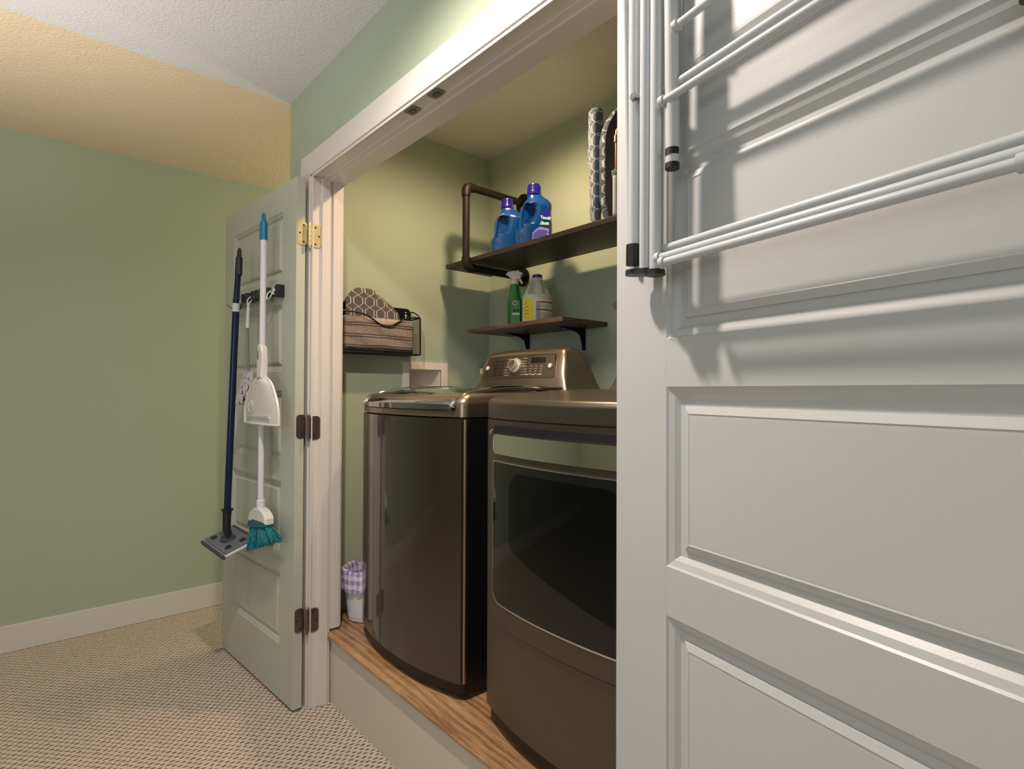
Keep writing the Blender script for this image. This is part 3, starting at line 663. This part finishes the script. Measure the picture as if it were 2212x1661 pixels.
m = MB(JX); pr = [(jr*.92, 0), (jr, .006), (jr, .048), (jr, .100), (jr*1.01, .104), (jr, .112)]+[(jug_prof(.112+i*.0082), .112+i*.0082) for i in range(1, 11)]+[(.0195, .199)]
m.lathe(pr, seg=44, power=2.3); m.build('jug_body', M['jug'], jg, angle=50)
MB(JX).lathe([(.0215, .196), (.0215, .208), (.019, .210)], seg=26).build('cap', M['jug_cap'], jg)
def cone(a, z, o=0.0012): r_ = jug_prof(z)*1.02+o; return (r_*math.cos(a), r_*math.sin(a), z)
m = MB(JX); m.grid(lambda u, v: cone(R(-66+(50+0)*u*(1-.35*v)), .118+.066*v), 14, 10, lambda u, v: cone(R(-66+50*u*(1-.35*v)), .118+.066*v, -.004)); m.build('side_recess', M['jug_window'], jg)
m = MB(JX); m.grid(lambda u, v: cone(R(-128+30*u*(1-.3*v)), .118+.062*v), 10, 10, lambda u, v: cone(R(-128+30*u*(1-.3*v)), .118+.062*v, -.004)); m.build('side_recess', M['jug_window'], jg)
def cyp(a, z, o): c_, s_ = math.cos(a), math.sin(a); r_ = jr/((abs(c_)**2.3+abs(s_)**2.3)**(1/2.3)); return ((r_+o)*c_, (r_+o)*s_, z)
def wrap(a0, a1, z0, z1, o): return MB(JX).grid(lambda u, v: cyp(R(a0+(a1-a0)*u), z0+(z1-z0)*v, o), 16, 1, lambda u, v: cyp(R(a0+(a1-a0)*u), z0+(z1-z0)*v, -.001))
l1 = wrap(-150, -8, .006, .096, .0006).build('label', M['label_cream'], jg)
wrap(-140, -98, .008, .094, .0011).build('label_panel', M['label_yellow'], l1)
m = MB(JX)
for a0, z0, a1, z1 in ((-140, .060, -118, .068), (-140, .050, -116, .050), (-140, .040, -116, .034), (-138, .074, -126, .088), (-138, .028, -124, .014)):
    m.tube([cyp(R(a0+(a1-a0)*i/5), z0+(z1-z0)*i/5, .0014) for i in range(6)], .0009, 5)
m.build('label_rays', M['label_black'], l1)
for z in (.084, .052): wrap(-90, -12, z-.0025, z+.0025, .0013).build('label_line', M['label_red'], l1)
wrap(-90, -74, .010, .078, .0010).build('label_column', M['label_grey'], l1)
m = MB(JX)
for i in range(9):
    z = .014+i*.004 if i < 7 else .064+(i-7)*.006
    a0 = -72; a1 = -20-9*(i % 3); m.grid(lambda u, v: cyp(R(a0+(a1-a0)*u), z+.0015*v, .0012), 10, 1)
m.build('label_small_print', M['label_grey'], l1)
# wall knob
kn = MB().cyl((-1.440, 1.847, 1.571), (-1.440, 1.838, 1.571), .016, 20).cyl((-1.440, 1.838, 1.571), (-1.440, 1.828, 1.571), .011, 16).build('wall_knob', N('pinkish_knob', (170, 140, 124), .5).m, None, (-1.44, 1.847, 1.571))
kn['label'] = 'small round pinkish knob on the closet back wall beside the right door'; kn['category'] = 'wall knob'

# ---------------------------------------------------------------- outlet box
ob = thing('washer_outlet_box', 'white recessed water outlet box in the left closet wall', 'outlet box', (-2.28, 1.456, 1.14))
x0 = -2.2795; Y0, Y1, Z0, Z1 = 1.331, 1.582, 1.140, 1.352; y0, y1, z0, z1 = 1.365, 1.542, 1.165, 1.318
m = MB().box(x0, x0+.006, Y0, y0, Z0, Z1, .001).box(x0, x0+.006, y1, Y1, Z0, Z1, .001).box(x0, x0+.006, y0, y1, z1, Z1, .001).box(x0, x0+.006, y0, y1, Z0, z0, .001)
m.build('flange', M['outlet'], ob)
xb = -2.365
MB().box(xb, xb+.003, y0, y1, z0, z1).box(xb, x0, y0-.0, y0+.003, z0, z1).box(xb, x0, y1-.003, y1, z0, z1).box(xb, x0, y0, y1, z0, z0+.003).box(xb, x0, y0, y1, z1-.003, z1).build('recess', M['outlet'], ob)
for yy in (1.42, 1.49): MB().cyl((-2.330, yy, z0+.003), (-2.330, yy, z0+.055), .008, 14).box(-2.345, -2.315, yy-.022, yy+.022, z0+.052, z0+.060, .003).build('valve', M['steel'], ob)

# ---------------------------------------------------------------- mesh basket on the left closet wall
bk = thing('wire_basket', 'black mesh wall basket holding folded cloths in the closet', 'basket', (-2.28, 1.17, 1.378))
bx0, by0, by1, bz0, bz1 = -2.279, .972, 1.372, 1.378, 1.598
xf = -2.185
MB().prism([(p[0]+1.171, p[1]+1.487) for p in rrect(.400, .222, .022, 5)], bx0, bx0+.0025, 'x').build('back_plate', M['black_metal'], bk)
def dip(y): t = (y-by0)/(by1-by0); return 1.548-.052*math.exp(-((t-.56)/.20)**2)*1.0
m = MB(); pts = [(xf, by0+.01+(by1-by0-.02)*i/40, dip(by0+(by1-by0)*i/40)) for i in range(41)]
m.tube(pts, .0036, 8).tube([(xf, by1-.01, 1.548), (xf+.0, by1-.006, 1.54), (xf, by1-.004, 1.380)], .0036, 8).tube([(xf, by0+.008, 1.546), (xf, by0+.004, 1.380)], .0036, 8)
m.tube([(xf, by0+.004, 1.380), (xf, by1-.004, 1.380)], .0034, 8).tube([(xf, by1-.006, 1.546), (-2.21, by1-.002, 1.562), (-2.25, by1, 1.580), (-2.277, by1, 1.584)], .003, 8).tube([(xf, by1-.006, 1.546), (-2.277, by1-.001, 1.546)], .003, 8).tube([(xf, by1-.004, 1.380), (-2.277, by1-.002, 1.380)], .003, 8)
m.tube([(xf, by0+.006, 1.546), (-2.277, by0+.002, 1.58)], .003, 8).build('wire_rim', M['black_metal'], bk)
m = MB(); r = .00026
n = 60
for i in range(1, n):
    y = by0+(by1-by0)*i/n; m.box(xf-r, xf+r, y-r, y+r, 1.380, dip(y))
for i in range(1, 21):
    z = 1.380+i*.0082
    ys = [by0+(by1-by0)*j/60 for j in range(61)]; run = []
    for y in ys+[None]:
        if y is not None and dip(y) > z: run.append(y)
        elif run:
            if len(run) > 1: m.box(xf-r, xf+r, run[0], run[-1], z-r, z+r)
            run = []
for i in range(1, 20):
    x = xf-(xf-bx0)*i/20; m.box(x-r, x+r, by1-.004-r, by1-.004+r, 1.380, 1.546+.030*(i/20)**1.0)
for i in range(1, 21): z = 1.380+i*.0082; m.box(bx0, xf, by1-.004-r, by1-.004+r, z-r, z+r)
for i in range(1, 20):
    x = xf-(xf-bx0)*i/20; m.box(x-r, x+r, by0+.003, by1-.004, 1.380-r, 1.380+r)
m.build('wire_mesh', M['black_metal'], bk)
MB().box(bx0+.002, xf, by0+.003, by1-.004, 1.3785, 1.380).build('basket_floor', M['black_metal'], bk)
m = MB()
for yy in (1.345,): m.cyl((bx0+.0026, yy, 1.566), (bx0+.0032, yy, 1.566), .005, 12).cyl((bx0+.0026, yy, 1.580), (bx0+.0032, yy, 1.580), .0028, 12).box(bx0+.0026, bx0+.0032, yy-.0022, yy+.0022, 1.552, 1.566)
m.build('screw_slot', M['white_plastic'], bk)
# folded striped cloth
def soft_slab(P0, U, V, W, n=30, mfreq=70, amp=.0025, ex=.55):
    """pillowy folded slab: corner P0, edge vectors U (length), V (height), W (thickness)"""
    P0, U, V, W = Vector(P0), Vector(U), Vector(V), Vector(W)
    def f(u, v, s):
        e = (max(0, 1-abs(2*u-1)**14)*max(0, 1-abs(2*v-1)**8))**ex
        o = amp*(math.sin(u*mfreq*.3+v*5)+math.sin(v*mfreq*.2+u*9))
        return P0+U*u+V*v+W*(.5+s*.5*e)+W.normalized()*o*e
    return MB().grid(lambda u, v: f(u, v, 1), n, n//2, lambda u, v: f(u, v, -1))
o = soft_slab((-2.236, 1.000, 1.386), (0, .345, 0), (0, .004, .148), (.046, 0, 0)).build('folded_mop_pad', M['striped'], None, (-2.23, 1.17, 1.386), angle=80)
o['label'] = 'folded beige striped cloth filling the black mesh basket'; o['category'] = 'cloth'
# geometric cloth bulging from the basket
def mitt(u, v, s):
    y = 1.035+.275*u
    top = 1.664-.095*max(0, (u-.38)/.62)**1.6-.050*max(0, (.22-u)/.22)**2
    bot = 1.455; z = bot+(top-bot)*v; e = (max(0, 1-abs(2*u-1)**4)*max(0, 1-v**6))**.5
    return (-2.2555+s*.0165*e+.0022*math.sin(9*u+4*v), y-.03*(v-.5)*(1 if u > .5 else -.4), z)
o = MB().grid(lambda u, v: mitt(u, v, 1), 30, 18, lambda u, v: mitt(u, v, -1)).build('ironing_mitt', M['ogee'], None, (-2.224, 1.17, 1.455), angle=80)
o['label'] = 'grey quilted mitt with white lattice print sticking out of the basket'; o['category'] = 'mitt'

# ---------------------------------------------------------------- bin
bc = (-2.142, 1.072)
tb = thing('trash_bin', 'small white bin with a purple gingham liner left of the washer', 'bin', (bc[0], bc[1], .278))
MB().lathe([(.046, .279), (.052, .283), (.058, .33), (.070, .455), (.072, .470), (.068, .470), (.055, .30), (.0, .29)], (bc[0], bc[1], 0), 36, power=3.0, rot=.5, caps=False).build('bin_body', M['bin'], tb, angle=50)
def liner(u, v):
    a = 2*math.pi*u; pr = [(.060, .400), (.066, .478), (.076, .488), (.081, .478), (.080, .450), (.078, .405)]
    k = v*5; i = min(4, int(k)); t = k-i; r_ = pr[i][0]*(1-t)+pr[i+1][0]*t; z = pr[i][1]*(1-t)+pr[i+1][1]*t
    r_ += .0028*math.sin(9*a+v*5)*v+.002*math.sin(17*a-3*v); z += .010*math.sin(a-2.2)*(1 if v < .9 else .3)+.004*math.sin(5*a)
    c_, s_ = math.cos(a), math.sin(a); q = 1/((abs(c_)**3+abs(s_)**3)**(1/3)); x, y = r_*q*c_, r_*q*s_
    return (bc[0]+x*math.cos(.5)-y*math.sin(.5), bc[1]+x*math.sin(.5)+y*math.cos(.5), z)
MB().grid(liner, 90, 20).build('bin_liner', M['gingham'], tb, angle=60)

# ---------------------------------------------------------------- tools on the left door (local frame LD, +y into the room)
def LT(x, y, z): return LD @ Matrix.Translation((x, y, z))
rk = thing('tool_rack', 'black and steel broom holder bar fixed across the left door', 'tool rack', LT(.33, 0, 1.605))
MB(LD).box(.105, .560, .000, .012, 1.590, 1.622, .002).build('rail', M['steel'], rk)
for x in (.098, .553): MB(LD).box(x, x+.018, .0, .032, 1.580, 1.630, .004).build('end_cap', M['black_rubber'], rk)
for x in (.215, .300, .405):
    m = MB(LD)
    for dx in (-.021, .021):
        m.cyl((x+dx, .030, 1.590), (x+dx, .030, 1.626), .0135, 18)
        for i in range(9): a = 2*math.pi*i/9; m.tube([(x+dx+.0135*math.cos(a), .030+.0135*math.sin(a), 1.590), (x+dx+.0135*math.cos(a), .030+.0135*math.sin(a), 1.626)], .0022, 5)
    m.box(x-.034, x+.034, .010, .020, 1.592, 1.624, .002); m.build('grip_roller', M['black_rubber'], rk)
for x in (.143, .345, .480):
    MB(LD).box(x-.018, x+.018, .010, .030, 1.594, 1.626, .001).build('hook_plate', M['chrome'], rk)
    MB(LD).tube([(x+.024, .014, 1.626), (x+.024, .034, 1.604)]+[(x+.024*math.cos(R(a)), .038+.010*math.sin(R(a)), 1.600-.028*math.sin(R(a))) for a in range(0, 181, 20)]+[(x-.024, .034, 1.604), (x-.024, .014, 1.626)], .0028, 8).build('hook', M['white_metal'], rk)
MB(LD).tube([(.520, .012, 1.594), (.520, .020, 1.580), (.523, .045, 1.571), (.527, .062, 1.583), (.528, .066, 1.592)], .0026, 8).build('hook', M['steel'], rk)
# broom
br = thing('broom', 'white-handled broom with a blue grip and teal bristles', 'broom', LT(.188, .05, .56))
MB(LD).tube([(.183, .050, 1.815), (.188, .050, .765)], .0118, 18).build('handle', M['pole_white'], br)
gm = MB(LD); gm.tube([(.1835, .050, 1.812), (.1835, .050, 1.88)], [.0150, .0145], 18)
hole = [(.1835+.0065*math.cos(R(a)), .050, 1.902+.012*math.sin(R(a))) for a in range(0, 360, 20)]
gm.tube([(.1835+.0098*math.cos(R(a)), .050, 1.898+.019*math.sin(R(a))) for a in range(0, 360, 15)], .0052, 10, closed=True).tube([(.1835, .05, 1.872), (.1835, .05, 1.884)], [.0147, .0125], 16)
gm.build('grip', M['blue_grip'], br)
MB(LD).lathe([(.0145, .735), (.0165, .745), (.0165, .782), (.0125, .786)], (.188, .05, 0), 20).build('socket', M['pole_white'], br)
MB(LD).prism([(.105, .700), (.104, .722), (.120, .740), (.150, .752), (.188, .756), (.226, .748), (.258, .728), (.276, .700), (.278, .684), (.255, .700), (.220, .712), (.180, .706)], .030, .068, 'y', .007, 3).build('head_shell', M['white_plastic'], br)
MB(LD).prism([(.106, .701), (.180, .709), (.215, .714), (.250, .703), (.279, .684), (.281, .668), (.250, .668), (.108, .688)], .031, .067, 'y', .005, 3).build('head_band', M['teal'], br)
m = MB(LD); rnd = random.Random(3)
for i in range(330):
    u = rnd.random(); d_ = rnd.random()
    xt = .112+.160*u; xb = .020+.272*u**.95+rnd.uniform(-.006, .006); zb = .655-.088*u+rnd.uniform(-.010, .008); zt_ = .690-.016*u
    yt = .036+.026*d_; yb = .022+.052*d_
    m.tube([(xt, yt, zt_), ((xt+xb)/2+rnd.uniform(-.003, .003), (yt+yb)/2, (zt_+zb)/2), (xb, yb, zb)], [.0021, .0019, .0008], 4)
m.build('bristles', M['bristle'], br, angle=60, kind='stuff')
# dustpan clipped on the broom handle
dp = thing('dustpan', 'white dustpan clipped upside down on the broom handle', 'dustpan', LT(.16, .08, 1.08))
def pan_half(z):   # outline of the pan body, x extents
    t = max(0, (1.268-z)/(1.268-1.085)); q = math.sin(min(1, t/.8)*math.pi/2); return (.078-.083*q, .215+.105*q)
def panp(u, v, o):
    z = 1.268-(1.268-1.085)*u; a, b = pan_half(z); e = abs(2*v-1); q_ = .55+.45*math.sqrt(min(1, u*7)); c_ = .145+.02*u; a = c_+(a-c_)*q_; b = c_+(b-c_)*q_; x = a+(b-a)*v
    y = .064+.018*(1-e**3)*(1-.4*u)-.004*u; return (x, y+o, z-.010*(1-e**2)*(1 if u < .1 else 0))
bd = MB(LD).grid(lambda u, v: panp(u, v, .0035), 26, 20, lambda u, v: panp(u, v, 0)).build('pan_body', M['white_plastic'], dp, angle=50)
m = MB(LD)
for v in (0, 1): m.tube([Vector(panp(i/12, v, .003)) for i in range(13)], .005, 8)
m.tube([Vector(panp(1, v/10, .002)) for v in range(11)], .0045, 8); m.build('pan_rim', M['white_plastic'], dp)
MB(LD).prism([(.052, 1.108), (.300-.03, 1.108), (.272, 1.118), (.052, 1.122)], .0695, .0795, 'y', .002).build('lip_channel', M['light_plastic'], dp)
MB(LD).prism([(.143, 1.395), (.128, 1.392), (.112, 1.380), (.108, 1.352), (.110, 1.262), (.158, 1.262), (.152, 1.30), (.150, 1.37), (.150, 1.392)], .058, .084, 'y', .007, 3).build('handle', M['white_plastic'], dp)
MB(LD).prism(rrect(.010, .034, .005, 5, .142, 1.352), .0835, .0850, 'y').build('hang_hole', M['grey_plastic'], dp)
emb = MB(LD).tube([(.205+.024*math.cos(R(a)), .0868, 1.155+.022*math.sin(R(a))) for a in range(0, 360, 12)], .0011, 6, closed=True).build('embossed_ring', M['white_plastic'], dp)
text('libman', .017, LD @ Matrix.Translation((.205, .0866, 1.155)) @ Matrix.Rotation(R(180), 4, 'Z') @ Matrix.Rotation(R(90), 4, 'X'), M['light_plastic'], 'embossed_lettering', dp, .0006, .0003)
# flat mop
fm = thing('flat_mop', 'navy-handled flat mop with a grey head, leftmost tool', 'mop', LT(.40, .09, .58))
MB(LD).tube([(.392, .070, 1.735), (.400, .076, 1.572)], .0118, 16).build('handle_upper', M['navy'], fm)
MB(LD).tube([(.400, .076, 1.550), (.410, .100, .690)], .0138, 18).build('handle_tube', M['navy'], fm)
MB(LD).tube([(.3995, .076, 1.580), (.4008, .077, 1.545)], .0150, 20).build('collar', M['light_plastic'], fm)
gm = MB(LD).tube([(.3905, .068, 1.775), (.392, .070, 1.700)], [.0130, .0145], 16).tube([(.390+.0100*math.cos(R(a)), .068, 1.785+.024*math.sin(R(a))) for a in range(0, 360, 15)], .0055, 10, closed=True)
gm.build('grip', M['navy_grip'], fm)
MB(LD).tube([(.410, .099, .722), (.411, .100, .690), (.413, .100, .640), (.416, .092, .612)], [.018, .0165, .016, .014], 18).tube([(.410, .099, .715), (.410, .099, .722)], .023, 18).build('swivel_joint', M['navy_grip'], fm)
# head plate frame: origin at centre, ux along door, uy outwards/down
pa = Vector((-.220, 0, -.010)).normalized(); pb = Vector((-.065, .118, -.046)); pb = (pb-pa*pb.dot(pa)).normalized(); pn = pa.cross(pb); pn = pn if pn.z > 0 else -pn
HX = LD @ Matrix(((pa.x, pb.x, pn.x, .440), (pa.y, pb.y, pn.y, .082), (pa.z, pb.z, pn.z, .582), (0, 0, 0, 1)))
MB(HX).prism(rrect(.260, .142, .012, 4), -.010, .0, 'z', .003).build('mop_cloth', M['bin'], fm)
MB(HX).prism(rrect(.252, .118, .010, 4), .0, .008, 'z', .003).build('head_plate', M['grey_plastic'], fm)
MB(HX).prism(rrect(.268, .012, .004, 3, 0, .068), -.012, .003, 'z', .002).prism(rrect(.268, .012, .004, 3, 0, -.068), -.012, .003, 'z', .002).build('plate_edge', M['slate_plastic'], fm)
for px, py in ((-.085, .030), (-.085, -.030), (.085, .030), (.085, -.030)): MB(HX).lathe([(1, .007), (1, .010), (.8, .0125), (.0, .013)], (px, py, 0), 20, sx=.018, sy=.013).build('cloth_clip', M['navy_grip'], fm)
MB(HX).lathe([(1, .007), (.9, .016), (.5, .022), (0, .023)], (0, 0, 0), 28, sx=.042, sy=.030).build('swivel_base', M['slate_plastic'], fm)
# chenille duster
du = thing('duster', 'small grey chenille duster hanging from a hook of the tool rack', 'duster', LT(.32, .06, 1.14))
MB(LD).tube([(.329+.008*math.cos(R(a)), .052, 1.568+.010*math.sin(R(a))) for a in range(-60, 250, 20)], .0022, 8).build('hanging_loop', M['white_plastic'], du)
MB(LD).tube([(.329, .052, 1.558), (.328, .055, 1.473)], [.0065, .0080], 16).build('grip', M['light_plastic'], du)
MB(LD).tube([(.328, .055, 1.475), (.328, .048, 1.285)], .0036, 12).build('rod', M['steel'], du)
m = MB(LD); rnd = random.Random(5)
MB(LD).tube([(.328, .046, 1.292), (.338, .042, 1.25), (.350, .040, 1.175)], [.010, .022, .024], 14).build('head_core', M['slate_plastic'], du)
for i in range(190):
    u = rnd.random(); a = rnd.uniform(-1.7, 1.7); z0_ = 1.296-.118*u; sp_ = .014+.026*u**.7
    cx_ = .328+.024*u; px_, py_ = cx_+sp_*math.sin(a)*1.1, .042+sp_*math.cos(a)*.85
    L_ = .019+.010*rnd.random(); dx = math.sin(a)*.016+.004; dy = math.cos(a)*.008
    m.tube([(px_-.3*dx, py_-dy, z0_), (px_+.6*dx, py_+dy, z0_-.35*L_), (px_+dx, py_+dy, z0_-L_)], [.0032, .0046, .0036], 6)
m.build('chenille_head', M['chenille'], du, angle=60, kind='stuff')

# ---------------------------------------------------------------- drying rack on the right door (local frame RD, -y into the room)
dk = thing('drying_rack', 'folded white metal drying rack hung on the right door', 'drying rack', RD @ Matrix.Translation((.38, -.06, 1.40)))
W1 = .650
def rtube(p, r, name, mat='white_metal', seg=16, par=dk): return MB(RD).tube(p, r, seg).build(name, M[mat], par)
# legs: (x at bottom, x at top, offset, z bottom); last two added to fill gaps in the cast shadow
legs = [(.080, .085, .030, 1.408), (.118, .124, .042, 1.402), (.153, .161, .054, 1.392), (.095, .100, .045, 1.428), (.134, .142, .0575, 1.396)]
for i, (xb_, xt_, o_, zb_) in enumerate(legs):
    for mir in (0, 1):
        fx = (lambda v: v) if not mir else (lambda v: .762-v)
        r_ = .0078 if i > 2 else .0086
        lg = rtube([(fx(xb_), -o_, zb_), (fx(xt_), -o_-.004, 2.06)], r_, 'leg')
        if i == 3: MB(RD).tube([(fx(xb_)-.001, -o_, zb_+.020), (fx(xb_)-.001, -o_, zb_-.012)], [.0108, .0112], 14).build('foot_cap', M['black_rubber'], lg)
        else: MB(RD).tube([(fx(xb_), -o_, zb_-.004), (fx(xb_), -o_, zb_+.004)], [.0145, .0140], 18).build('foot_cap', M['black_rubber'], lg)
for mir in (0, 1):
    fx = (lambda v: v) if not mir else (lambda v: .762-v)
    lg = rtube([(fx(.181), -.047, 1.552), (fx(.176), -.049, 2.06)], .0098, 'leg')
    MB(RD).tube([(fx(.181), -.048, 1.537), (fx(.181), -.048, 1.545)], .0102, 16).build('foot_cap', M['black_rubber'], lg)
    MB(RD).tube([(fx(.181), -.048, 1.556), (fx(.181), -.048, 1.566)], .0101, 16).build('foot_collar', M['black_rubber'], lg)
    MB(RD).tube([(fx(.181), -.048, 1.543), (fx(.181), -.048, 1.556)], .0094, 16).build('foot_sleeve', M['white_metal'], lg)
    rtube([(fx(.028), -.012, 2.06), (fx(.052), -.014, 1.436)], .0066, 'brace')
    MB(RD).cyl((fx(.104), -.036, 1.676), (fx(.104), -.056, 1.676), .0055, 14).build('pivot_bolt', M['steel'], dk)
def rod(o_, z, xl=.104, name='rod', dz=0):
    rb_ = rtube([(xl, -o_, z), (.762-xl, -o_, z+dz)], .0058, name, seg=12)
    for x in (xl+.004, .762-xl-.004): MB(RD).cyl((x-.004, -o_, z), (x+.004, -o_, z), .0085, 14).build('rod_ferrule', M['white_metal'], rb_)
rod(.042, 1.662, .130); rod(.055, 1.638, .166)
rod(.042, 1.428, .122); rod(.055, 1.412, .158); rod(.066, 1.400, .178)
rod(.050, 1.738, .188); rod(.050, 1.930, .188)
rod(.054, 1.86, .168); rod(.042, 1.99, .130)
for x in (.2, .56): MB(RD).box(x-.012, x+.012, -.004, -.0005, 1.96, 2.045, .0).box(x-.012, x+.012, -.003, .038, 2.0425, 2.045).box(x-.012, x+.012, .0365, .039, 2.0, 2.045).box(x-.012, x+.012, -.065, -.002, 1.96, 1.966).build('door_hook', M['white_metal'], dk)
